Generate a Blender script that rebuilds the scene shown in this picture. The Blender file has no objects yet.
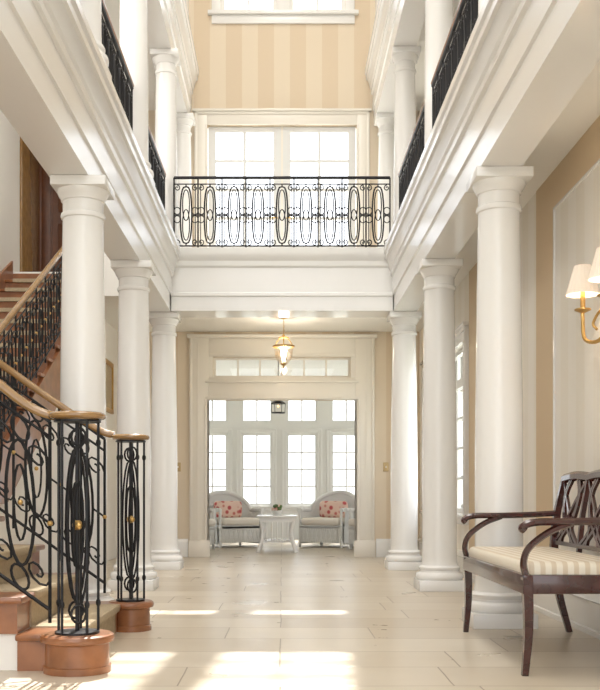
import bpy, bmesh, math, random
from mathutils import Vector, Matrix
random.seed(4)
scene = bpy.context.scene
try:
    scene.view_settings.view_transform = 'Standard'
    scene.view_settings.look = 'None'
except Exception:
    pass

# ------------------------------------------------------------------ materials
def lin(c):
    return tuple(((v/12.92) if v <= .04045 else ((v+.055)/1.055)**2.4) for v in c)
def mat(name, rgb, rough=.5, metal=0.0, spec=.5, noise=0, nscale=5, bump=0, bscale=40, coat=0, emis=0):
    m = bpy.data.materials.new(name); m.use_nodes = True
    nt = m.node_tree; b = nt.nodes['Principled BSDF']
    c = lin(rgb)
    b.inputs['Base Color'].default_value = (*c, 1)
    b.inputs['Roughness'].default_value = rough
    b.inputs['Metallic'].default_value = metal
    b.inputs['Specular IOR Level'].default_value = spec
    b.inputs['Coat Weight'].default_value = coat
    if emis:
        b.inputs['Emission Color'].default_value = (*c, 1)
        b.inputs['Emission Strength'].default_value = emis
    tc = nt.nodes.new('ShaderNodeTexCoord')
    if noise:
        n = nt.nodes.new('ShaderNodeTexNoise'); n.inputs['Scale'].default_value = nscale
        n.inputs['Detail'].default_value = 4
        nt.links.new(tc.outputs['Object'], n.inputs['Vector'])
        r = nt.nodes.new('ShaderNodeValToRGB')
        r.color_ramp.elements[0].position = .3; r.color_ramp.elements[1].position = .7
        r.color_ramp.elements[0].color = (*[v*(1-noise) for v in c], 1)
        r.color_ramp.elements[1].color = (*[min(1, v*(1+noise*.5)) for v in c], 1)
        nt.links.new(n.outputs['Fac'], r.inputs['Fac'])
        nt.links.new(r.outputs['Color'], b.inputs['Base Color'])
    if bump:
        n2 = nt.nodes.new('ShaderNodeTexNoise'); n2.inputs['Scale'].default_value = bscale
        nt.links.new(tc.outputs['Object'], n2.inputs['Vector'])
        bp = nt.nodes.new('ShaderNodeBump'); bp.inputs['Strength'].default_value = bump
        bp.inputs['Distance'].default_value = .01
        nt.links.new(n2.outputs['Fac'], bp.inputs['Height'])
        nt.links.new(bp.outputs['Normal'], b.inputs['Normal'])
    return m

def stripe_mat(name, axis, period, ca, cb, duty=.5, rough=.6, offset=0):
    m = mat(name, ca, rough); nt = m.node_tree; b = nt.nodes['Principled BSDF']
    tc = nt.nodes.new('ShaderNodeTexCoord'); sp = nt.nodes.new('ShaderNodeSeparateXYZ')
    nt.links.new(tc.outputs['Object'], sp.inputs[0])
    a = nt.nodes.new('ShaderNodeMath'); a.operation = 'MULTIPLY_ADD'
    a.inputs[1].default_value = 1/period; a.inputs[2].default_value = offset+100
    nt.links.new(sp.outputs[axis], a.inputs[0])
    f = nt.nodes.new('ShaderNodeMath'); f.operation = 'FRACT'; nt.links.new(a.outputs[0], f.inputs[0])
    g = nt.nodes.new('ShaderNodeMath'); g.operation = 'GREATER_THAN'; g.inputs[1].default_value = duty
    nt.links.new(f.outputs[0], g.inputs[0])
    mx = nt.nodes.new('ShaderNodeMix'); mx.data_type = 'RGBA'
    mx.inputs[6].default_value = (*lin(ca), 1); mx.inputs[7].default_value = (*lin(cb), 1)
    nt.links.new(g.outputs[0], mx.inputs[0]); nt.links.new(mx.outputs[2], b.inputs['Base Color'])
    return m

M_WHITE = mat('white_gloss_paint', (.94, .935, .925), .18, spec=.5)
M_COL = mat('column_paint', (.95, .945, .935), .2)
M_CREAM = mat('cream_wall_paint', (.935, .92, .895), .6)
M_CREAMTRIM = mat('cream_trim_paint', (.925, .90, .855), .3)
M_SUNT = mat('sunroom_trim_paint', (.885, .885, .875), .4)
M_TAN = mat('tan_wallpaper', (.84, .75, .62), .6)
M_STRX = stripe_mat('striped_wallpaper_back', 0, .42, (.895, .835, .745), (.865, .79, .685), .5, offset=.25)
M_STRY = stripe_mat('striped_wallpaper_side', 1, .34, (.95, .93, .895), (.935, .91, .865), .5)
M_CEIL = mat('ceiling_paint', (.955, .945, .92), .6)
M_WOOD = mat('cherry_stair_wood', (.60, .39, .25), .3, noise=.3, nscale=9, coat=.3)
M_HAND = mat('honey_handrail', (.60, .46, .28), .22, noise=.2, nscale=12, coat=.4)
M_IRON = mat('wrought_iron', (.17, .17, .18), .42, metal=.6)
M_GOLD = mat('gilt_brass', (.78, .64, .40), .28, metal=.9)
M_MAHOG = mat('mahogany', (.25, .11, .09), .22, noise=.35, nscale=14, coat=.5)
M_CARPET = mat('tan_carpet', (.72, .65, .54), .95, noise=.15, nscale=60, bump=.5, bscale=300)
M_SEAT = stripe_mat('striped_silk', 0, .05, (.90, .865, .80), (.82, .755, .66), .55, .5)
M_WICK = mat('white_wicker', (.92, .92, .91), .6, bump=.9, bscale=60)
M_SHADE = mat('lamp_shade_fabric', (.96, .90, .83), .8, emis=.25)
M_GRASS = mat('lawn', (.84, .85, .81), .9, noise=.1, nscale=2)
M_LEAF = mat('foliage', (.42, .52, .34), .8, noise=.4, nscale=6)
M_BULB = mat('candle_bulb', (1, .82, .55), .4, emis=6)
M_DOORW = mat('brown_door_wood', (.40, .24, .15), .35, noise=.3, nscale=7)
M_PLATE = mat('brass_plate', (.75, .65, .48), .4, metal=.5)
M_CUSH = mat('cream_seat_cushion', (.93, .90, .86), .85)

M_FLOR = mat('floral_chintz', (.93, .86, .82), .8)
nt = M_FLOR.node_tree; v = nt.nodes.new('ShaderNodeTexVoronoi'); v.inputs['Scale'].default_value = 12
tc = nt.nodes.new('ShaderNodeTexCoord'); nt.links.new(tc.outputs['Object'], v.inputs['Vector'])
r = nt.nodes.new('ShaderNodeValToRGB'); e = r.color_ramp.elements
e[0].position = .25; e[0].color = (*lin((.76, .32, .34)), 1); e[1].position = .5; e[1].color = (*lin((.92, .80, .74)), 1)
k = e.new(.38); k.color = (*lin((.82, .53, .48)), 1)
nt.links.new(v.outputs['Distance'], r.inputs['Fac']); nt.links.new(r.outputs['Color'], nt.nodes['Principled BSDF'].inputs['Base Color'])

def glass(name, tint=(1, 1, 1), gl=.08):
    m = bpy.data.materials.new(name); m.use_nodes = True; nt = m.node_tree
    for n in list(nt.nodes): nt.nodes.remove(n)
    o = nt.nodes.new('ShaderNodeOutputMaterial'); t = nt.nodes.new('ShaderNodeBsdfTransparent')
    g = nt.nodes.new('ShaderNodeBsdfGlossy'); g.inputs['Roughness'].default_value = .02
    t.inputs['Color'].default_value = (*tint, 1)
    mx = nt.nodes.new('ShaderNodeMixShader'); mx.inputs[0].default_value = gl
    nt.links.new(t.outputs[0], mx.inputs[1]); nt.links.new(g.outputs[0], mx.inputs[2]); nt.links.new(mx.outputs[0], o.inputs[0])
    return m
M_GLASS = glass('window_glass', (.98, .99, 1), .04)
M_LGLASS = glass('lantern_glass', (1, .95, .88), .22)

# floor: large limestone slabs in offset courses
M_FLOOR = mat('limestone_slab_floor', (.8, .72, .6), .22)
nt = M_FLOOR.node_tree; b = nt.nodes['Principled BSDF']
tc = nt.nodes.new('ShaderNodeTexCoord')
wn = nt.nodes.new('ShaderNodeTexNoise'); wn.inputs['Scale'].default_value = 1.3; nt.links.new(tc.outputs['Object'], wn.inputs['Vector'])
wv = nt.nodes.new('ShaderNodeMix'); wv.data_type = 'VECTOR'; wv.inputs[0].default_value = .018
nt.links.new(tc.outputs['Object'], wv.inputs[4]); nt.links.new(wn.outputs['Color'], wv.inputs[5])
br = nt.nodes.new('ShaderNodeTexBrick'); nt.links.new(wv.outputs[1], br.inputs['Vector'])
br.offset = .37; br.offset_frequency = 3; br.squash = .72; br.squash_frequency = 2
br.inputs['Scale'].default_value = 1; br.inputs['Brick Width'].default_value = 1.15; br.inputs['Row Height'].default_value = .46
br.inputs['Mortar Size'].default_value = .005; br.inputs['Mortar Smooth'].default_value = .7; br.inputs['Bias'].default_value = 0
br.inputs['Color1'].default_value = (*lin((.86, .82, .755)), 1)
br.inputs['Color2'].default_value = (*lin((.79, .74, .665)), 1)
br.inputs['Mortar'].default_value = (*lin((.60, .53, .45)), 1)
n = nt.nodes.new('ShaderNodeTexNoise'); n.inputs['Scale'].default_value = 2.6; n.inputs['Detail'].default_value = 7
nt.links.new(tc.outputs['Object'], n.inputs['Vector'])
rp = nt.nodes.new('ShaderNodeValToRGB'); rp.color_ramp.elements[0].position = .28; rp.color_ramp.elements[1].position = .68
rp.color_ramp.elements[0].color = (.86, .83, .78, 1); rp.color_ramp.elements[1].color = (1.0, 1.0, 1.0, 1)
nt.links.new(n.outputs['Fac'], rp.inputs['Fac'])
mx = nt.nodes.new('ShaderNodeMix'); mx.data_type = 'RGBA'; mx.blend_type = 'MULTIPLY'; mx.inputs[0].default_value = 1
nt.links.new(br.outputs['Color'], mx.inputs[6]); nt.links.new(rp.outputs['Color'], mx.inputs[7])
nt.links.new(mx.outputs[2], b.inputs['Base Color'])
rr = nt.nodes.new('ShaderNodeMapRange'); rr.inputs['To Min'].default_value = .20; rr.inputs['To Max'].default_value = .42
nt.links.new(n.outputs['Fac'], rr.inputs['Value']); nt.links.new(rr.outputs[0], b.inputs['Roughness'])
bp = nt.nodes.new('ShaderNodeBump'); bp.inputs['Strength'].default_value = .35; bp.inputs['Distance'].default_value = .004
nt.links.new(br.outputs['Fac'], bp.inputs['Height']); bp.invert = True
nt.links.new(bp.outputs['Normal'], b.inputs['Normal'])

# ------------------------------------------------------------------ mesh builder
class MB:
    def __init__(s):
        s.bm = bmesh.new(); s.mats = []
    def mi(s, m):
        if m not in s.mats: s.mats.append(m)
        return s.mats.index(m)
    def face(s, vs, i):
        try:
            f = s.bm.faces.new(vs); f.material_index = i
        except ValueError:
            pass
    def box(s, x0, x1, y0, y1, z0, z1, m, bev=0, seg=2):
        i = s.mi(m)
        x0, x1 = min(x0, x1), max(x0, x1); y0, y1 = min(y0, y1), max(y0, y1); z0, z1 = min(z0, z1), max(z0, z1)
        v = [s.bm.verts.new(p) for p in [(x0,y0,z0),(x1,y0,z0),(x1,y1,z0),(x0,y1,z0),(x0,y0,z1),(x1,y0,z1),(x1,y1,z1),(x0,y1,z1)]]
        fs = []
        for q in [(0,3,2,1),(4,5,6,7),(0,1,5,4),(1,2,6,5),(2,3,7,6),(3,0,4,7)]:
            f = s.bm.faces.new([v[a] for a in q]); f.material_index = i; fs.append(f)
        if bev:
            es = list({e for f in fs for e in f.edges})
            rr = bmesh.ops.bevel(s.bm, geom=es, offset=bev, segments=seg, affect='EDGES', profile=.5)
            for f in rr['faces']: f.material_index = i
    def prism(s, poly, axis, a0, a1, m):
        i = s.mi(m)
        def P(u, w, a):
            return {'y': (u, a, w), 'x': (a, u, w), 'z': (u, w, a)}[axis]
        A = [s.bm.verts.new(P(u, w, a0)) for u, w in poly]; B = [s.bm.verts.new(P(u, w, a1)) for u, w in poly]
        n = len(poly)
        for k in range(n): s.face([A[k], A[(k+1) % n], B[(k+1) % n], B[k]], i)
        s.face(A[::-1], i); s.face(B, i)
    def lathe(s, cx, cy, prof, m, seg=36, z=0, cap=True):
        i = s.mi(m); rings = []
        for r_, h in prof:
            rings.append([s.bm.verts.new((cx+r_*math.cos(2*math.pi*k/seg), cy+r_*math.sin(2*math.pi*k/seg), z+h)) for k in range(seg)])
        for a, bb in zip(rings, rings[1:]):
            for k in range(seg): s.face([a[k], a[(k+1) % seg], bb[(k+1) % seg], bb[k]], i)
        if cap: s.face(rings[0][::-1], i); s.face(rings[-1], i)
    def tube(s, pts, r, m, n=6, closed=False, flat=1.0, cap=True):
        i = s.mi(m); pts = [Vector(p) for p in pts]; N = len(pts)
        if N < 2: return
        rs = r if isinstance(r, (list, tuple)) else [r]*N
        tans = []
        for k in range(N):
            if closed: t = pts[(k+1) % N]-pts[k-1]
            elif k == 0: t = pts[1]-pts[0]
            elif k == N-1: t = pts[-1]-pts[-2]
            else: t = pts[k+1]-pts[k-1]
            if t.length < 1e-9: t = Vector((0, 0, 1))
            tans.append(t.normalized())
        t0 = tans[0]; up = Vector((0, 1, 0)) if abs(t0.y) < .9 else Vector((1, 0, 0))
        nrm = (up - t0*up.dot(t0)).normalized(); rings = []
        for k in range(N):
            t = tans[k]; nrm = (nrm - t*nrm.dot(t))
            nrm = nrm.normalized() if nrm.length > 1e-6 else t.orthogonal().normalized()
            bn = t.cross(nrm); ring = []
            for q in range(n):
                a = 2*math.pi*(q+.5)/n
                ring.append(s.bm.verts.new(pts[k]+(nrm*math.cos(a)*flat+bn*math.sin(a))*rs[k]))
            rings.append(ring)
        for k in range(N if closed else N-1):
            a = rings[k]; bb = rings[(k+1) % N]
            for q in range(n): s.face([a[q], a[(q+1) % n], bb[(q+1) % n], bb[q]], i)
        if not closed and cap: s.face(rings[0][::-1], i); s.face(rings[-1], i)
    def sphere(s, c, r, m, sc=(1, 1, 1), u=14, v=9):
        i = s.mi(m)
        mt = Matrix.Translation(c) @ Matrix.Diagonal((r*sc[0], r*sc[1], r*sc[2], 1))
        res = bmesh.ops.create_uvsphere(s.bm, u_segments=u, v_segments=v, radius=1, matrix=mt)
        for f in {f for vv in res['verts'] for f in vv.link_faces}: f.material_index = i
    def done(s, name, origin=None, ang=35, loc=None):
        bmesh.ops.recalc_face_normals(s.bm, faces=s.bm.faces)
        off = Vector((0, 0, 0))
        if origin:
            xs = [v.co for v in s.bm.verts]
            off = Vector(((min(c.x for c in xs)+max(c.x for c in xs))/2, (min(c.y for c in xs)+max(c.y for c in xs))/2, min(c.z for c in xs)))
            bmesh.ops.translate(s.bm, verts=s.bm.verts, vec=-off)
        me = bpy.data.meshes.new(name); s.bm.to_mesh(me); s.bm.free()
        for m in s.mats: me.materials.append(m)
        me.polygons.foreach_set('use_smooth', [True]*len(me.polygons))
        me.set_sharp_from_angle(angle=math.radians(ang))
        o = bpy.data.objects.new(name, me); bpy.context.collection.objects.link(o)
        o.location = off if loc is None else Vector(loc)
        return o
def dup(o, name, loc, rot=0, scale=None):
    d = bpy.data.objects.new(name, o.data); bpy.context.collection.objects.link(d); d.location = loc; d.rotation_euler = (0, 0, rot)
    if scale: d.scale = scale
    return d
def bez(p, n=12):
    P = [Vector(q) for q in p]; P = [P[0]*2-P[1]]+P+[P[-1]*2-P[-2]]; out = []
    for k in range(1, len(P)-2):
        for j in range(n):
            t = j/n; a, b_, c, d = P[k-1], P[k], P[k+1], P[k+2]
            out.append(.5*((2*b_)+(c-a)*t+(2*a-5*b_+4*c-d)*t*t+(3*b_-a-3*c+d)*t**3))
    out.append(P[-2]); return out

HR, HL = 1.345, -1.275
ZB, ZF = 2.79, 3.45     # beam bottom, upper floor
YB = 13.1               # back wall face
XW = 1.80               # right wall
XL = -3.2               # left wall
ZC = 2.95
ZT = 11.2

# ------------------------------------------------------------------ walls
def wall(name, axis, a0, a1, u0, u1, z0, z1, ops, m):
    mb = MB()
    us = sorted(set([u0, u1]+[o[0] for o in ops]+[o[1] for o in ops])); zs = sorted(set([z0, z1]+[o[2] for o in ops]+[o[3] for o in ops]))
    for i in range(len(us)-1):
        j = 0
        while j < len(zs)-1:
            def solid(jj):
                cu = (us[i]+us[i+1])/2; cz = (zs[jj]+zs[jj+1])/2
                return not any(o[0] < cu < o[1] and o[2] < cz < o[3] for o in ops)
            if not solid(j): j += 1; continue
            k = j
            while k+1 < len(zs)-1 and solid(k+1): k += 1
            if axis == 'y': mb.box(us[i], us[i+1], a0, a1, zs[j], zs[k+1], m)
            else: mb.box(a0, a1, us[i], us[i+1], zs[j], zs[k+1], m)
            j = k+1
    return mb.done(name)

OP_LOW = (-.96, .96, 0, 2.06); OP_TR = (-.90, .90, 2.35, 2.62)
OP_UD = (-.98, .98, ZF, 5.66)
HW = [(-.80, -.07, 7.14, 7.62), (.10, .83, 7.14, 7.62), (-.80, -.07, 9.35, 10.8), (.10, .83, 9.35, 10.8)]
wall('wall_back', 'y', YB, YB+.12, XL, XW+.15, 0, ZT, [OP_LOW, OP_TR, OP_UD]+HW, M_STRX)
OP_R = (9.75, 12.45, .62, 2.32)
wall('wall_right', 'x', XW, XW+.15, -1.5, YB, 0, ZT, [OP_R], M_STRY)
wall('wall_left', 'x', XL-.15, XL, -1.5, YB+.12, 0, ZT, [], M_CREAM)
mb = MB(); mb.box(1.22, 1.42, -1.5, YB, 6.38, ZT, M_CREAM); mb.done('wall_clerestory_right')
mb = MB(); mb.box(-1.42, -1.22, -1.5, YB, 6.38, ZT, M_CREAM); mb.done('wall_clerestory_left')
mb = MB(); mb.box(XL-.15, XW+.15, -1.5, YB+.12, ZT, ZT+.15, M_CEIL); mb.done('ceiling')
mb = MB(); mb.box(XL-.15, XW+.15, -3.5, YB+.12, -.1, 0, M_FLOOR); mb.box(-2.8, 2.8, YB+.12, 18.75, -.1, 0, M_FLOOR); mb.done('floor')
mb = MB()
mb.box(1.45, XW, -1.5, YB, ZC, ZF, M_CEIL)
mb.box(-1.45, 1.45, 11.15, YB, ZC, ZF, M_CEIL)
mb.box(-2.15, -1.45, 10.75, YB, ZC, ZF, M_CEIL)
mb.box(XL, -2.15, 11.82, YB, ZC, ZF, M_CEIL)
mb.done('ceiling_gallery')
mb = MB(); mb.box(1.45, XW, -1.5, YB, 5.85, 5.95, M_CEIL); mb.box(XL, -1.45, -1.5, YB, 5.85, 5.95, M_CEIL); mb.done('ceiling_upper_gallery')

def ent(s, z, h):
    k = h/.66
    pr = [(1.20, 0), (1.20, .17), (1.185, .18), (1.185, .36), (1.165, .375), (1.165, .42), (1.15, .44), (1.135, .50), (1.12, .53), (1.10, .54), (1.10, .585), (1.085, .61), (1.085, .66), (1.45, .66), (1.45, 0)]
    return [(s*a, z+b_*k) for a, b_ in pr]
for s, nm in ((1, 'right'), (-1, 'left')):
    mb = MB(); mb.prism(ent(s, ZB, .66), 'y', -1.5, 11.1, M_WHITE)
    mb.done('trim_entablature_'+nm, ang=20)
    mb = MB(); mb.prism(ent(s, 5.65, .73), 'y', -1.5, YB-.002, M_WHITE); mb.done('trim_upper_entablature_'+nm, ang=20)
mb = MB()
pr = [(10.74, 0), (10.74, .15), (10.725, .16), (10.725, .19), (10.74, .20), (10.74, .46), (10.72, .48), (10.71, .53), (10.68, .57), (10.67, .60), (10.66, .66), (11.15, .66), (11.15, 0)]
mb.prism([(a, ZB+b_) for a, b_ in pr], 'x', -1.19, 1.19, M_WHITE)
mb.done('trim_cross_beam', ang=20)

# ------------------------------------------------------------------ columns
def column_mesh(h, rb=.14, rt=.12, pl=.195):
    mb = MB()
    mb.box(-pl, pl, -pl, pl, 0, .09, M_COL, .004)
    q = rb/.14
    prof = [(.178*q, .088), (.19*q, .10), (.193*q, .12), (.188*q, .14), (.172*q, .152), (.162*q, .155), (.158*q, .17), (.166*q, .18), (.168*q, .195), (.158*q, .21), (.148*q, .213), (.142*q, .24), (rb, .28)]
    for t in (.2, .35, .5, .65, .8, .9, 1):
        rr_ = rb if t < .33 else rb-(rb-rt)*((t-.33)/.67)**1.3
        prof.append((rr_, .28+(h-.28-.24)*t))
    prof += [(rt+.010, h-.235), (rt+.014, h-.22), (rt+.010, h-.205), (rt, h-.20), (rt, h-.13), (rt+.010, h-.125), (rt+.012, h-.112), (rt+.024, h-.095), (rt+.034, h-.075), (rt+.036, h-.056)]
    mb.lathe(0, 0, prof, M_COL, 48)
    a = rt+.045
    mb.box(-a, a, -a, a, h-.06, h-.001, M_COL, .004)
    return mb
c = column_mesh(ZB, .147, .127).done('column', loc=(HR, 6.2, 0), ang=40)
for x, y in ((HR, 8.55), (HR-.01, 10.93), (HL+.01, 6.36), (HL, 8.6), (HL-.02, 10.98)):
    dup(c, 'column', (x, y, 0))
u = column_mesh(5.65-ZF, .125, .108, .165).done('upper_column', loc=(HR, 6.2, ZF), ang=40)
for x, y in ((HR, 8.55), (HR, 10.93), (HR, 12.8), (HL, 6.36), (HL, 8.6), (HL, 10.98), (HL, 12.8)):
    dup(u, 'upper_column', (x, y, ZF))

# ------------------------------------------------------------------ windows/doors
def sash(mb, axis, p, u0, u1, z0, z1, nx, nz, fr=.05, mun=.022, d=.05, m=M_WHITE, bot=None, side=None):
    def B(a, b_, c_, d_, e0=0): 
        if axis == 'y': mb.box(a, b_, p-d/2+e0, p+d/2-e0, c_, d_, m)
        else: mb.box(p-d/2+e0, p+d/2-e0, a, b_, c_, d_, m)
    bt = bot or fr; sd = side or fr
    B(u0, u0+sd, z0, z1); B(u1-sd, u1, z0, z1); B(u0+sd, u1-sd, z1-fr, z1); B(u0+sd, u1-sd, z0, z0+bt)
    for k in range(1, nx):
        c_ = u0+sd+(u1-u0-2*sd)*k/nx; B(c_-mun/2, c_+mun/2, z0+bt, z1-fr, .008)
    for k in range(1, nz):
        c_ = z0+bt+(z1-z0-fr-bt)*k/nz; B(u0+sd, u1-sd, c_-mun/2, c_+mun/2, .009)
    if axis == 'y': mb.box(u0+sd, u1-sd, p-.003, p+.003, z0+bt, z1-fr, M_GLASS)
    else: mb.box(p-.003, p+.003, u0+sd, u1-sd, z0+bt, z1-fr, M_GLASS)
def casing(mb, axis, p0, p1, u0, u1, z0, z1, w, m, sill=False, cap=True):
    def B(a, b_, c_, d_, e0=0):
        if axis == 'y': mb.box(a, b_, p0-e0, p1, c_, d_, m, .004)
        else: mb.box(p0-e0, p1, a, b_, c_, d_, m, .004)
    B(u0-w, u0, z0, z1+w); B(u1, u1+w, z0, z1+w); B(u0, u1, z1, z1+w)
    B(u0-w-.015, u0-w+.02, z0, z1+w, .015); B(u1+w-.02, u1+w+.015, z0, z1+w, .015); B(u0-w, u1+w, z1+w-.02, z1+w+.015, .015)
    B(u0-.02, u0, z0, z1, .008); B(u1, u1+.02, z0, z1, .008)
    if cap: B(u0-w-.04, u1+w+.04, z1+w+.015, z1+w+.045, .035)
    if sill: B(u0-w-.02, u1+w+.02, z0-.04, z0, .04); B(u0-w, u1+w, z0-.10, z0-.04, .01)

mb = MB(); p0, p1 = YB-.03, YB
for s in (-1, 1):
    a, b_ = (.96, 1.21) if s > 0 else (-1.21, -.96)
    mb.box(a, b_, p0, p1, 0, 2.91, M_CREAMTRIM, .004)
    mb.box(a-.02 if s > 0 else a-.01, b_+.01 if s > 0 else b_+.02, p0-.02, p0, 0, .22, M_CREAMTRIM, .004)
    mb.box(s*1.19-.015, s*1.19+.015, p0-.02, p0, .22, 2.88, M_CREAMTRIM, .004)
    mb.box(s*1.0-.012, s*1.0+.012, p0-.012, p0, .22, 2.07, M_CREAMTRIM, .003)
    mb.box(s*1.10-.006, s*1.10+.006, p0-.008, p0, .22, 2.80, M_CREAMTRIM)
    mb.box(s*.96, s*.975, p0, YB+.13, 0, 2.06, M_CREAMTRIM)
mb.box(-.96, .96, p0, p1, 2.06, 2.35, M_CREAMTRIM, .004); mb.box(-.96, .96, p0, p1, 2.62, 2.91, M_CREAMTRIM, .004)
for a, b_ in ((-.96, -.90), (.90, .96)): mb.box(a, b_, p0, p1, 2.35, 2.62, M_CREAMTRIM)
mb.box(-1.0, 1.0, p0-.012, p0, 2.07, 2.095, M_CREAMTRIM, .003); mb.box(-1.0, 1.0, p0-.03, p0, 2.28, 2.31, M_CREAMTRIM, .003)
mb.box(-.95, .95, p0-.012, p0, 2.64, 2.66, M_CREAMTRIM, .003)
mb.box(-1.24, 1.24, p0-.05, p0, 2.86, 2.91, M_CREAMTRIM, .008)
mb.done('trim_garden_doorway')
mb = MB(); sash(mb, 'y', YB+.07, -.90, .90, 2.35, 2.62, 6, 1, .03, .022, m=M_CREAMTRIM); mb.done('window_1')
mb = MB(); casing(mb, 'y', YB-.03, YB, -.98, .98, ZF, 5.66, .15, M_CREAMTRIM, cap=True); mb.done('trim_upper_door_casing')
for nm, (a, b_), hs in (('door_1', (-.97, -.012), -1), ('door_2', (.012, .97), 1)):
    mb = MB(); sash(mb, 'y', YB+.07, a, b_, ZF+.01, 5.65, 2, 5, .07, .035, m=M_SUNT, bot=.24, side=.10)
    mb.tube([(hs*.06, YB+.045, 4.45), (hs*.06, YB+.01, 4.45), (hs*.15, YB+.01, 4.45)], .009, M_GOLD); mb.done(nm)
mb = MB(); mb.box(-.012, .012, YB+.04, YB+.10, ZF, 5.66, M_CREAMTRIM); mb.done('trim_door_mullion')
mb = MB(); sash(mb, 'y', YB+.06, *HW[0], 2, 1, .05, .03, m=M_SUNT); sash(mb, 'y', YB+.06, *HW[2], 2, 3, .05, .03, m=M_SUNT); mb.done('window_2')
mb = MB(); sash(mb, 'y', YB+.06, *HW[1], 2, 1, .05, .03, m=M_SUNT); sash(mb, 'y', YB+.06, *HW[3], 2, 3, .05, .03, m=M_SUNT); mb.done('window_3')
mb = MB()
for z0, z1 in ((7.14, 7.62), (9.35, 10.8)):
    for a, b_ in ((-.92, -.80), (-.07, .10), (.83, .95)): mb.box(a, b_, YB-.025, YB, z0, z1+.12, M_WHITE, .004)
    mb.box(-.92, .95, YB-.025, YB, z1, z1+.12, M_WHITE); mb.box(-.97, 1.0, YB-.07, YB, z0-.05, z0, M_WHITE, .006); mb.box(-.92, .95, YB-.03, YB, z0-.16, z0-.05, M_WHITE, .004)
mb.done('trim_window_high')
mb = MB()
for a, b_ in ((9.75, 11.1), (11.1, 12.45)):
    sash(mb, 'x', XW+.08, a, b_, .62, 1.98, 3, 4, .05, .022, m=M_SUNT); sash(mb, 'x', XW+.08, a, b_, 1.98, 2.32, 3, 1, .04, .022, m=M_SUNT)
mb.done('window_4')
mb = MB(); casing(mb, 'x', XW-.03, XW, 9.75, 12.45, .62, 2.32, .11, M_WHITE, sill=True); mb.done('trim_side_window')
mb = MB()
mb.box(-3.0, -2.3, YB-.045, YB-.003, ZF+.002, 5.5, M_DOORW)
for z0, z1 in ((3.65, 4.35), (4.5, 5.35)):
    for a in (-2.92, -2.62): mb.box(a, a+.24, YB-.06, YB-.045, z0, z1, M_DOORW, .01)
mb.sphere((-2.36, YB-.08, 4.4), .03, M_GOLD); mb.done('door_3')
mb = MB(); casing(mb, 'y', YB-.05, YB, -3.0, -2.3, ZF, 5.5, .16, M_DOORW, cap=False)
mb.box(XL, XL+.03, 12.2, YB-.07, ZF, 5.66, M_HAND, .004)
mb.done('trim_upstairs_door')

mb = MB(); mb.prism([(XW, 0), (XW-.03, 0), (XW-.03, .03), (XW-.018, .035), (XW-.018, .19), (XW-.03, .20), (XW-.012, .24), (XW, .25)], 'y', -1.5, YB, M_WHITE); mb.done('baseboard_right')
mb = MB()
for a, b_ in ((-2.1, -1.23), (1.23, XW-.03)): mb.prism([(YB, 0), (YB-.025, 0), (YB-.025, .19), (YB-.01, .23), (YB, .24)], 'x', a, b_, M_WHITE)
mb.done('baseboard_back')
mb = MB()
mb.box(XW-.006, XW, 6.60, 7.06, .25, ZC, M_TAN); mb.box(XW-.006, XW, -1.5, 6.60, 2.70, ZC, M_TAN)
mb.box(XW-.006, XW, 8.9, 9.6, .25, ZC, M_TAN)
mb.box(XW-.012, XW, 6.585, 6.60, .25, 2.70, M_WHITE); mb.box(XW-.012, XW, -1.5, 6.60, 2.685, 2.70, M_WHITE)
mb.done('trim_wallpaper_border')

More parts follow.
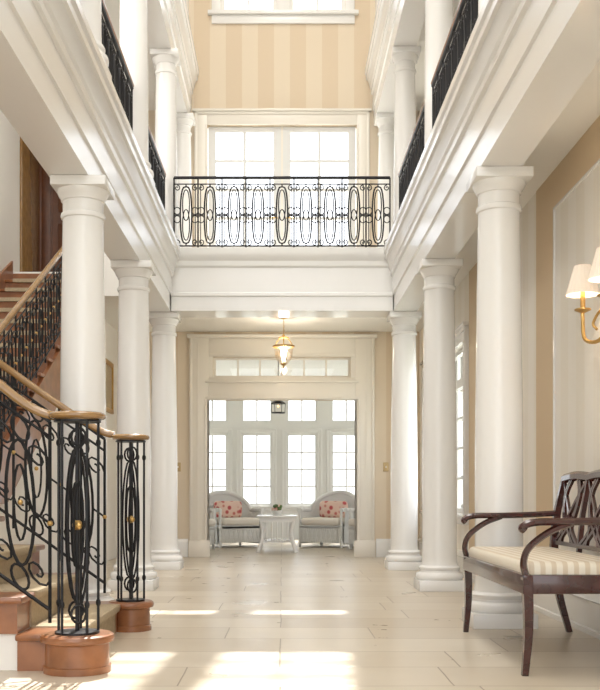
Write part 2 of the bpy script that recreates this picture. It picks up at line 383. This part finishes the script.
# ------------------------------------------------------------------ iron railings
def ell(cx, cz, a, b_, n=20, p=1.0):
    out = []
    for k in range(n):
        t = 2*math.pi*k/n; c_, s_ = math.cos(t), math.sin(t)
        out.append((cx+a*math.copysign(abs(c_)**p, c_), cz+b_*s_))
    return out
def spiral(cx, cz, r, t0, turns, sgn=1, n=12):
    return [(cx+r*(1-.75*j/n)*math.cos(t0+sgn*turns*2*math.pi*j/n), cz+r*(1-.75*j/n)*math.sin(t0+sgn*turns*2*math.pi*j/n)) for j in range(n+1)]
def railing(mb, f, L, h, mod=.25, handm=M_IRON, handr=.02, style=0, gold=True):
    def T(pts, r, m=M_IRON, closed=False, n=5): mb.tube([f(a, b_) for a, b_ in pts], r, m, n, closed)
    nm = max(1, round(L/mod)); w = L/nm
    T([(0, h), (L, h)], handr, handm, n=8)
    T([(0, h-.07), (L, h-.07)], .007); T([(0, .06), (L, .06)], .009)
    z0, z1 = .06, h-.07; zc = (z0+z1)/2; H = z1-z0
    for k in range(nm+1):
        s_ = k*w; T([(s_, 0), (s_, h)], .0085)
        if style == 0 and 0 < k < nm:
            for q in (-.028, .028): T([(s_+q, z0), (s_+q, z1)], .0045)
    for k in range(nm):
        c_ = (k+.5)*w; a = w*.24
        if style == 0:
            T(ell(c_, zc, a, H*.46, 24, .6), .009, closed=True)
            T(ell(c_, zc+H*.16, a*.6, H*.25, 16, .8), .0065, closed=True)
            T(ell(c_, zc-H*.16, a*.6, H*.25, 16, .8), .0065, closed=True)
            T([(c_, z0), (c_, zc-H*.46)], .007); T([(c_, z1), (c_, zc+H*.46)], .007)
            g = (w/2-a)
            for s_ in (-1, 1):
                for zz in (1, -1):
                    T(spiral(c_+s_*(w/2-g*.5), zc+zz*(H*.5-g*.62), g*.5, math.pi*.5*zz, 1.2, s_*zz, 10), .006)
                    T(ell(c_+s_*(w/2-g*.5), zc+zz*.045, g*.5, .04, 10), .0055, closed=True)
                T([(c_+s_*a, zc), (c_+s_*w/2, zc)], .007)
        else:
            T(ell(c_, zc, a, H*.36, 22), .0085, closed=True)
            T(ell(c_, zc, a*.45, H*.22, 16), .0065, closed=True)
            T(ell(c_, z1-H*.07, a*.62, H*.065, 14), .007, closed=True); T(ell(c_, z0+H*.07, a*.62, H*.065, 14), .007, closed=True)
            g = (w/2-a)
            for s_ in (-1, 1):
                T(spiral(c_+s_*(w/2-g*.8), zc+H*.33, g*.8, 0 if s_ > 0 else math.pi, 1.3, s_), .006)
                T(spiral(c_+s_*(w/2-g*.8), zc-H*.33, g*.8, 0 if s_ > 0 else math.pi, 1.3, -s_), .006)
                T([(c_+s_*a, zc), (c_+s_*w/2, zc)], .006)
        if gold:
            mb.sphere(f(c_, zc), .013, M_GOLD, u=8, v=6); mb.sphere(f(k*w, zc), .014, M_GOLD, u=8, v=6)
mb = MB(); railing(mb, lambda s, z: Vector((-1.17+s, 10.84, ZF+z)), 2.34, .80, .26, M_IRON, .016, gold=False)
mb.box(-1.18, 1.18, 10.81, 10.87, ZF, ZF+.012, M_IRON)
mb.done('balcony_railing')
for s in (1, -1):
    ys = [3.2, 6.2, 8.55, 10.8] if s > 0 else [3.2, 6.36, 8.6, 10.8]
    mb = MB()
    for a, b_ in zip(ys, ys[1:]):
        a0 = a+.14; b0 = b_-.14 if b_ < 10.7 else b_
        railing(mb, lambda q, z, a0=a0, s=s: Vector((s*1.27, a0+q, ZF+z)), b0-a0, .80, .26, M_IRON, .016, gold=False)
        mb.tube([(s*1.27, a0, ZF+.82), (s*1.27, b0, ZF+.82)], .02, M_WOOD, 8)
    mb.box(s*1.12, s*1.30, 3.0, 10.75, ZF, ZF+.02, M_WOOD)
    mb.done('gallery_railing')

# ------------------------------------------------------------------ staircase
R1 = .17; T1 = .24; XS = -.97; Y0, Y1 = 4.57, 5.98
NX0, NX1 = -.935, -.905
mb = MB()
for k in range(5):
    xa = XS-T1*k; top = R1*(k+1); xb = XS-T1*(k+1)
    ya_, yb_ = (Y0-.0, Y1+.0)
    mb.box(xb, xa, ya_, yb_, 0 if k == 0 else top-R1-.001, top-.032, M_WOOD)
    if k: mb.box(XS-T1*5, xa, Y0+.02, Y1-.02, 0, top-R1, M_CREAM)
    mb.box(xb-.005, xa+.028, Y0-.03, Y1+.03, top-.032, top, M_WOOD, .010)
    mb.box(xb, xa+.036, Y0+.22, Y1-.22, top-.036, top+.008, M_CARPET, .008)
    mb.box(xb-.012, xa+.010, Y0+.22, Y1-.22, top-R1, top-.02, M_CARPET)
for (cx, cy, rr_) in ((NX0, Y0, .165), (NX1, Y1, .135)):
    mb.lathe(cx, cy, [(rr_-.012, 0), (rr_-.012, .03), (rr_-.02, .034), (rr_-.02, R1-.04), (rr_-.012, R1-.034), (rr_, R1-.03), (rr_+.004, R1-.015), (rr_, R1-.002), (rr_-.01, R1+.004)], M_WOOD, 40)
LZ = R1*6; XI = -2.15; R2 = (ZF-LZ)/14; T2 = .33; YS = 7.5; XL2 = XL+.004
mb.box(XL2, XI+.03, Y0, YS, LZ-.035, LZ, M_WOOD, .008); mb.box(XL2, XI-.02, Y0, YS, 0, LZ-.035, M_CREAM)
mb.box(XI-.03, XI+.012, Y0+.22, Y1-.22, LZ-R1, LZ-.02, M_CARPET)
for k in range(13):
    ya = YS+T2*k; top = LZ+R2*(k+1)
    mb.box(XL2, XI, ya, ya+T2, top-.22, top-.03, M_WOOD)
    mb.box(XL2, XI+.03, ya-.03, ya+T2+.005, top-.03, top, M_WOOD, .008)
    mb.box(XL2+.12, XI-.15, ya-.036, ya+T2, top-.032, top+.008, M_CARPET)
    mb.box(XL2+.12, XI-.15, ya-.008, ya+.01, top-R2, top-.02, M_WOOD)
ye = YS+13*T2
mb.box(XL2, XI, ye-.01, ye+.01, ZF-R2, ZF-.03, M_WOOD)
sl = R2/T2
mb.prism([(YS, LZ-.05), (YS, LZ+.10), (ye, ZF-R2+.10), (ye, ZF-.02), (ye+.02, ZF-.40), (ye, ZF-.55), (YS+.2, LZ-.28), (YS, LZ-.28)], 'x', XI, XI+.035, M_WOOD)
# wall skirt along the stair
mb.prism([(YS, LZ), (YS, LZ+.30), (ye, ZF+.12), (ye, ZF-.2), (YS+.3, LZ)], 'x', XL2, XL2+.025, M_WOOD)
mb.done('staircase', ang=30)
mb = MB()
mb.prism([(YS, 0), (YS, LZ-.2), (YS+.2, LZ-.25), (ye, ZF-.5), (YB, ZF-.5), (YB, 0)], 'x', XI-.08, XI-.001, M_CREAM)
mb.done('wall_stair_spandrel')

mb = MB(); sl1 = R1/T1
hh = .92
for yy, nx in ((Y0, NX0), (Y1, NX1)):
    railing(mb, lambda s, z, yy=yy: Vector((-1.06-s, yy, R1+.05+s*sl1+z)), 1.09, hh, .27, M_IRON, .010, style=1)
    mb.tube(bez([(nx-.10, yy, 1.165), (nx-.16, yy, 1.18), (nx-.26, yy, 1.235), (-1.4, yy, 1.15+(.34)*sl1), (-2.15, yy, 1.15+1.09*sl1)], 6), .021, M_HAND, 10)
for (cx, cy, rr_, zt) in ((NX0, Y0, .112, 1.165), (NX1, Y1, .095, 1.15)):
    ring = [(cx+rr_*math.cos(t*math.pi/14), cy+rr_*math.sin(t*math.pi/14), zt) for t in range(28)]
    mb.tube(ring, .016, M_HAND, 10, closed=True, flat=1.2)
    mb.lathe(cx, cy, [(.01, 0), (rr_*.95, .002), (rr_*.95, .010), (.01, .012)], M_IRON, 28, zt-.03)
    mb.lathe(cx, cy, [(.01, 0), (rr_*.9, .0), (rr_*.9, .010), (.01, .012)], M_IRON, 28, R1+.004)
    mb.tube([(cx, cy, R1), (cx, cy, zt-.02)], .010, M_IRON, 8)
    zc = (R1+zt)/2
    mb.sphere((cx, cy, zc), .024, M_GOLD)
    for q in range(5):
        a = 2*math.pi*q/5+.35; dx, dy = math.cos(a), math.sin(a)
        mb.tube([(cx+dx*rr_*.85, cy+dy*rr_*.85, R1+.012), (cx+dx*rr_*.85, cy+dy*rr_*.85, zt-.02)], .0065, M_IRON, 6)
        for zz in (R1+.14, zt-.12): mb.sphere((cx+dx*rr_*.85, cy+dy*rr_*.85, zz), .012, M_IRON, (1, 1, 1.6), 8, 6)
    for q in range(2):
        a = math.pi*q+math.radians(-75); dx, dy = math.cos(a), math.sin(a); tx, ty = -dy, dx
        rad = rr_*.80; hw = rr_*.42
        for (z_, hz, k_) in ((zc, (zt-R1)*.36, 1), (zc, (zt-R1)*.2, .45)):
            mb.tube([(cx+dx*rad+tx*hw*k_*math.cos(t), cy+dy*rad+ty*hw*k_*math.cos(t), z_+hz*math.sin(t)) for t in [2*math.pi*j/20 for j in range(20)]], .006, M_IRON, 5, closed=True)
        for z_ in (R1+.10, zt-.10):
            mb.tube([(cx+dx*rad+tx*hw*.7*math.cos(t), cy+dy*rad+ty*hw*.7*math.cos(t), z_+.04*math.sin(t)) for t in [2*math.pi*j/12 for j in range(12)]], .006, M_IRON, 5, closed=True)
        mb.sphere((cx+dx*rad, cy+dy*rad, zc), .017, M_GOLD, u=8, v=6)
railing(mb, lambda s, z: Vector((XI, Y1+s, LZ+z)), YS-.15-Y1, .86, .30, M_IRON, .012, style=1)
mb.tube([(XI, Y1, LZ+.88), (XI, YS-.15, LZ+.88)], .026, M_HAND, 10)
sl2 = R2/T2; ys2 = YS-.1
railing(mb, lambda s, z: Vector((XI, ys2+s, LZ+.10+s*sl2+z)), ye-ys2, .80, .33, M_IRON, .012, style=1)
mb.tube([(XI, YS-.15, LZ+.88), (XI, ys2, LZ+.93), (XI, ye, LZ+.93+(ye-ys2)*sl2)], .026, M_HAND, 10)
railing(mb, lambda s, z: Vector((XI+.03, 10.8+s, ZF+z)), ye-10.8, .82, .26, M_IRON, .02, gold=False)
railing(mb, lambda s, z: Vector((XI+.03+s, 10.8, ZF+z)), .60, .82, .26, M_IRON, .02, gold=False)
mb.done('stair_railing')

# ------------------------------------------------------------------ bench / settee
mb = MB(); XF, XB_, YN, YFa = 1.09, 1.60, 4.45, 5.88
for y in (YN, YFa):
    mb.tube(bez([(XF-.01, y, 0), (XF+.005, y, .2), (XF, y, .44)], 5), [.020+.012*k/10 for k in range(11)], M_MAHOG, 4)
    P = bez([(XB_+.09, y, 0), (XB_+.03, y, .22), (XB_, y, .44), (XB_+.01, y, .65), (XB_+.06, y, .90)], 6)
    mb.tube(P, [.022+.008*math.sin(math.pi*k/(len(P)-1)) for k in range(len(P))], M_MAHOG, 4)
    A = bez([(XB_+.02, y, .70), (XB_-.15, y, .69), (XF+.18, y, .685), (XF+.06, y, .685), (XF+.0, y, .675), (XF-.022, y, .658), (XF-.01, y, .645)], 7)
    mb.tube(A, .018, M_MAHOG, 8, flat=1.35)
    A = bez([(XF+.20, y, .68), (XF+.10, y, .64), (XF+.01, y, .57), (XF-.015, y, .50), (XF, y, .43)], 6)
    mb.tube(A, .016, M_MAHOG, 6)
mb.box(XF-.022, XF+.022, YN-.02, YFa+.02, .365, .45, M_MAHOG, .004); mb.box(XB_-.02, XB_+.02, YN, YFa, .365, .45, M_MAHOG, .004)
for y in (YN, YFa): mb.box(XF, XB_, y-.018, y+.018, .365, .45, M_MAHOG, .004)
mb.box(XF+.0, XB_-.022, YN+.02, YFa-.02, .40, .505, M_SEAT, .028, 4)
def bx(z): return XB_+(.0 if z < .5 else .06*((z-.5)/.4)**1.3)
L = YFa-YN
top = [(bx(.9), YN+L*k/30, .90+.012*math.sin(math.pi*(k % 10)/10)) for k in range(31)]
mb.tube(top, .028, M_MAHOG, 6, flat=.8)
mb.tube([(bx(.53), YN, .53), (bx(.53), YFa, .53)], .016, M_MAHOG, 4)
for j in range(1, 3):
    y = YN+L*j/3; mb.tube([(bx(.45), y, .45), (bx(.7), y, .7), (bx(.9), y, .9)], .018, M_MAHOG, 4)
for j in range(3):
    ya, yb = YN+L*j/3, YN+L*(j+1)/3; w = yb-ya
    for s in (0, 1):
        def Yp(t): return ya+w*t if s == 0 else yb-w*t
        for P in ([(.03, .53), (.30, .60), (.55, .72), (.80, .82), (.97, .89)], [(.18, .53), (.50, .62), (.72, .72), (.74, .82), (.62, .89)], [(.30, .53), (.34, .62), (.22, .74), (.20, .82), (.30, .89)]):
            mb.tube(bez([(bx(z), Yp(t), z) for t, z in P], 5), .011, M_MAHOG, 4, flat=1.3)
mb.done('settee_bench', origin=True)

# ------------------------------------------------------------------ sconce
mb = MB(); sy = 5.32; SZ = .04; sxp = XW-.14
mb.sphere((XW-.02, sy, 1.68+SZ), .06, M_GOLD, (.3, 1, 1.6)); mb.lathe(XW-.05, sy, [(.006, 0), (.02, .02), (.012, .06), (.028, .10), (.012, .15), (.02, .2), (.004, .26)], M_GOLD, 16, 1.56+SZ)
for d in (-.2, .2):
    mb.tube(bez([(XW-.04, sy, 1.70+SZ), (XW-.09, sy+d*.35, 1.60+SZ), (XW-.14, sy+d*.8, 1.62+SZ), (sxp, sy+d, 1.74+SZ), (sxp, sy+d, 1.78+SZ)], 7), .011, M_GOLD, 8)
    mb.tube(bez([(XW-.04, sy, 1.70+SZ), (XW-.08, sy+d*.3, 1.76+SZ), (XW-.11, sy+d*.55, 1.70+SZ), (XW-.10, sy+d*.4, 1.66+SZ)], 6), .008, M_GOLD, 6)
    cx, cy = sxp, sy+d
    mb.lathe(cx, cy, [(.01, 0), (.045, .015), (.045, .022), (.014, .03), (.014, .12)], M_GOLD, 16, 1.77+SZ)
    mb.lathe(cx, cy, [(.010, 0), (.012, .02), (.003, .06)], M_BULB, 10, 1.89+SZ)
    seg = 40; i = mb.mi(M_SHADE); A = []; Bv = []
    for k in range(seg):
        t = 2*math.pi*k/seg; q = 1+.04*(k % 2)
        A.append(mb.bm.verts.new((cx+.088*q*math.cos(t), cy+.088*q*math.sin(t), 1.87+SZ))); Bv.append(mb.bm.verts.new((cx+.045*q*math.cos(t), cy+.045*q*math.sin(t), 2.03+SZ)))
    for k in range(seg): mb.face([A[k], A[(k+1) % seg], Bv[(k+1) % seg], Bv[k]], i)
mb.done('wall_sconce', ang=15)

# ------------------------------------------------------------------ hall pendant
px_, py_ = .02, 12.0
mb = MB()
mb.lathe(px_, py_, [(.005, 0), (.03, .005), (.055, .02), (.06, .028)], M_GOLD, 20, ZC-.029)
z = ZC-.03; k = 0
while z > 2.74:
    pts = [((px_+.008*math.cos(t)) if k % 2 else px_, (py_+.008*math.cos(t)) if not k % 2 else py_, z-.014+.016*math.sin(t)) for t in [q*math.pi/4 for q in range(8)]]
    mb.tube(pts, .003, M_GOLD, 4, closed=True); z -= .024; k += 1
mb.lathe(px_, py_, [(.01, 0), (.055, .0), (.065, .012), (.02, .03), (.008, .05)], M_GOLD, 20, 2.69)
mb.lathe(px_, py_, [(.02, .0), (.05, .01), (.085, .05), (.105, .10), (.11, .16), (.115, .19), (.13, .21)], M_LGLASS, 28, 2.38, cap=False)
mb.lathe(px_, py_, [(.128, 0), (.134, .004), (.134, .018), (.128, .02)], M_GOLD, 28, 2.585, cap=False)
mb.lathe(px_, py_, [(.003, 0), (.012, .012), (.006, .03), (.03, .045), (.045, .055)], M_GOLD, 20, 2.33)
for q in range(3):
    a = q*2*math.pi/3+.5; dx, dy = math.cos(a), math.sin(a)
    mb.tube(bez([(px_+dx*.13, py_+dy*.13, 2.60), (px_+dx*.10, py_+dy*.10, 2.65), (px_+dx*.05, py_+dy*.05, 2.70)], 5), .005, M_GOLD, 6)
    mb.lathe(px_+dx*.035, py_+dy*.035, [(.008, 0), (.008, .08)], M_COL, 8, 2.46); mb.lathe(px_+dx*.035, py_+dy*.035, [(.006, 0), (.012, .02), (.002, .06)], M_BULB, 8, 2.54)
    mb.tube([(px_, py_, 2.42), (px_+dx*.035, py_+dy*.035, 2.46)], .005, M_GOLD, 5)
mb.tube([(px_, py_, 2.38), (px_, py_, 2.70)], .005, M_GOLD, 6)
mb.done('hall_pendant_lantern')

# ------------------------------------------------------------------ sunroom
SB = 18.6; SX = 2.8; SC = 3.0; SY = YB+.12
wx = (-2.15, -1.3, -.47, .37, 1.2, 2.05)
ops = []
for c_ in wx: ops += [(c_-.29, c_+.29, .62, 1.97), (c_-.29, c_+.29, 2.17, 2.62)]
wall('wall_sunroom_back', 'y', SB, SB+.15, -SX, SX, 0, SC, ops, M_SUNT)
ops2 = [(a, a+.9, .62, 2.5) for a in (15.2, 17.0)]
wall('wall_sunroom_left', 'x', -SX-.15, -SX, SY, SB+.15, 0, SC, ops2, M_SUNT)
wall('wall_sunroom_right', 'x', SX, SX+.15, SY, SB+.15, 0, SC, ops2, M_SUNT)
mb = MB(); mb.box(-SX-.15, SX+.15, SY, SB+.15, SC, SC+.12, M_CEIL); mb.done('ceiling_sunroom')
n = 5
for c_ in wx:
    mb = MB(); sash(mb, 'y', SB+.07, c_-.29, c_+.29, .62, 1.97, 2, 4, .045, .028, m=M_SUNT); sash(mb, 'y', SB+.07, c_-.29, c_+.29, 2.17, 2.62, 2, 1, .04, .028, m=M_SUNT)
    mb.done('window_%d' % n); n += 1
mb = MB()
for c_ in wx: casing(mb, 'y', SB-.02, SB, c_-.29, c_+.29, .62, 1.97, .07, M_SUNT, sill=True, cap=False)
mb.done('trim_sunroom_windows')
for s in (-1, 1):
    mb = MB()
    for o in ops2: sash(mb, 'x', s*(SX+.07), *o, 3, 4, .045, .022)
    mb.done('window_%d' % n); n += 1

def wicker_chair():
    mb = MB(); N = 28; rows = 7; i = mb.mi(M_WICK); grid = []; rim = []
    for k in range(N+1):
        t = k/N; a = math.radians(-20+220*t)
        x = .40*math.cos(a); y = .30*math.sin(a)+.02
        if t < .1: y -= .18*(1-t/.1)
        if t > .9: y -= .18*((t-.9)/.1)
        b_ = max(0, math.sin(math.pi*(t)))
        hgt = .58+.28*max(0, (b_-.55)/.45)**.8
        col = []
        for j in range(rows):
            q = j/(rows-1); fl = 1+.10*q*q
            col.append(mb.bm.verts.new((x*fl, y*fl, .06+(hgt-.06)*q)))
        grid.append(col); rim.append((x*1.12, y*1.12, hgt))
    for k in range(N):
        for j in range(rows-1): mb.face([grid[k][j], grid[k+1][j], grid[k+1][j+1], grid[k][j+1]], i)
    mb.tube(rim, .036, M_WICK, 8)
    mb.tube([(r_[0]/1.12, r_[1]/1.12, .07) for r_ in rim], .02, M_WICK, 6)
    f0 = rim[0]
    mb.box(-.35, .35, -.36, -.32, .08, .34, M_WICK, .01); mb.box(-.36, .36, -.36, .2, .30, .345, M_WICK)
    mb.box(-.33, .33, -.38, .22, .345, .46, M_CUSH, .045, 4)
    mb.box(-.24, .24, .05, .20, .45, .72, M_FLOR, .06, 4)
    for x in (-.36, .36):
        mb.tube([(x, -.33, 0), (x, -.33, .60)], .022, M_WICK, 8); mb.tube([(x*.8, .25, 0), (x*.8, .25, .1)], .022, M_WICK, 8)
        mb.tube([(x, -.33, .58), (x*1.08, -.2, .59), (f0[0]*(1 if x > 0 else -1), f0[1], .58)], .034, M_WICK, 8)
    for k in range(9):
        xx = -.32+.64*k/8; mb.tube([(xx, -.362, .08), (xx+(.05 if k < 8 else 0), -.364, .3)], .006, M_WICK, 4); mb.tube([(xx+.05 if k < 8 else xx, -.362, .08), (xx, -.364, .3)], .006, M_WICK, 4)
    return mb.done('wicker_armchair', loc=(-.80, 15.8, 0))
ch = wicker_chair(); ch.rotation_euler = (0, 0, math.radians(30))
dup(ch, 'wicker_armchair', (.76, 15.8, 0), math.radians(-30))
dup(ch, 'wicker_armchair', (-1.42, 14.8, 0), math.radians(80))
dup(ch, 'wicker_armchair', (1.42, 14.8, 0), math.radians(-80))
mb = MB()
mb.box(-.29, .29, -.42, .42, .49, .52, M_WHITE, .008); mb.box(-.25, .25, -.38, .38, .43, .49, M_WHITE)
for sx in (-1, 1):
    for sy_ in (-1, 1):
        mb.tube(bez([(sx*.23, sy_*.36, .45), (sx*.20, sy_*.35, .25), (sx*.27, sy_*.38, 0)], 5), .03, M_WHITE, 8)
mb.box(-.20, .20, -.34, .34, .14, .17, M_WHITE)
for k in range(5): mb.tube([(-.15+.075*k, -.34, .16), (-.15+.075*k, -.36, .44)], .012, M_WHITE, 5)
mb.done('coffee_table', loc=(-.07, 14.5, 0))
mb = MB(); mb.lathe(0, 0, [(.04, 0), (.05, .01), (.08, .06), (.085, .07)], M_WHITE, 20)
for k in range(26):
    a = random.uniform(0, 6.28); r_ = random.uniform(0, .07); mb.sphere((r_*math.cos(a), r_*math.sin(a), .08+random.uniform(0, .06)), .025, M_LEAF if k % 3 else M_FLOR, u=7, v=5)
mb.done('potted_flowers', loc=(-.07, 14.5, .52))
mb = MB(); lx, ly = -.06, 16.0
mb.tube([(lx, ly, 2.36), (lx, ly, SC)], .006, M_IRON, 6); mb.lathe(lx, ly, [(.05, 0), (.05, .02)], M_IRON, 16, SC-.021)
mb.lathe(lx, ly, [(.12, 0), (.11, .02), (.05, .06), (.015, .09)], M_IRON, 6, 2.27); mb.lathe(lx, ly, [(.10, 0), (.11, .01), (.11, .02)], M_IRON, 6, 2.12)
for k in range(6):
    a = k*math.pi/3; mb.tube([(lx+.105*math.cos(a), ly+.105*math.sin(a), 2.13), (lx+.115*math.cos(a), ly+.115*math.sin(a), 2.28)], .006, M_IRON, 4)
mb.lathe(lx, ly, [(.012, 0), (.012, .08)], M_COL, 8, 2.14); mb.lathe(lx, ly, [(.008, 0), (.012, .015), (.002, .04)], M_BULB, 8, 2.22)
mb.done('sunroom_lantern')

for x in (-1.36, 1.36):
    mb = MB(); mb.box(x-.035, x+.035, YB-.01, YB, 1.12, 1.24, M_PLATE, .003); mb.box(x-.006, x+.006, YB-.02, YB-.01, 1.17, 1.19, M_COL); mb.done('light_switch', origin=True)
mb = MB(); X = XI
mb.box(X, X+.03, 11.75, 12.6, 1.83, 1.88, M_GOLD); mb.box(X, X+.03, 11.75, 12.6, 2.41, 2.46, M_GOLD)
mb.box(X, X+.03, 11.75, 11.80, 1.88, 2.41, M_GOLD); mb.box(X, X+.03, 12.55, 12.6, 1.88, 2.41, M_GOLD); mb.box(X, X+.012, 11.80, 12.55, 1.88, 2.41, M_CARPET)
mb.done('picture_frame', origin=True)

mb = MB(); mb.box(-60, 60, -60, 90, -.35, -.25, M_GRASS); mb.done('ground')

# ------------------------------------------------------------------ lights
w = bpy.data.worlds.new('sky'); scene.world = w; w.use_nodes = True
bg = w.node_tree.nodes['Background']; bg.inputs['Color'].default_value = (.96, .975, 1, 1); bg.inputs['Strength'].default_value = 2.9
def sun(d, st, col, ang):
    l = bpy.data.lights.new('sun', 'SUN'); l.energy = st; l.color = col; l.angle = math.radians(ang)
    o = bpy.data.objects.new('sun', l); bpy.context.collection.objects.link(o)
    o.rotation_euler = Vector(d).to_track_quat('-Z', 'Y').to_euler(); o.location = (0, 30, 20)
sun((-.055, -1, -1.18), 11, (1, .95, .87), .5)
def area(name, loc, d, sx, sy_, e, col):
    l = bpy.data.lights.new(name, 'AREA'); l.shape = 'RECTANGLE'; l.size = sx; l.size_y = sy_; l.energy = e; l.color = col
    o = bpy.data.objects.new(name, l); bpy.context.collection.objects.link(o); o.location = loc
    o.rotation_euler = Vector(d).to_track_quat('-Z', 'Y').to_euler()
area('atrium_fill', (0, 5, 11.1), (0, 0, -1), 2.0, 8, 330, (1, .97, .93))  # unseen overhead fill added to brighten the hall, not a fixture
area('stairwell_fill', (-2.3, 8, 5.8), (0, 0, -1), 1.0, 5, 90, (1, .97, .93))  # extra fill added to lift the stairs and left wall, no lamp there
def point(name, loc, e, r_=.05, col=(1, .87, .70)):
    l = bpy.data.lights.new(name, 'POINT'); l.energy = e; l.shadow_soft_size = r_; l.color = col
    o = bpy.data.objects.new(name, l); bpy.context.collection.objects.link(o); o.location = loc
point('pendant_bulb', (px_, py_, 2.60), 18)
for d in (-.2, .2): point('sconce_bulb', (sxp, 5.32+d, 2.0), 2.0, .02)

# ------------------------------------------------------------------ camera
cam = bpy.data.cameras.new('camera'); co = bpy.data.objects.new('camera', cam); bpy.context.collection.objects.link(co)
co.location = (0, 0, .8); co.rotation_euler = (math.radians(90), 0, 0)
cam.sensor_fit = 'HORIZONTAL'; cam.sensor_width = 36; cam.lens = 60
cam.shift_x = 18/600; cam.shift_y = 151/600; cam.clip_end = 300
scene.camera = co
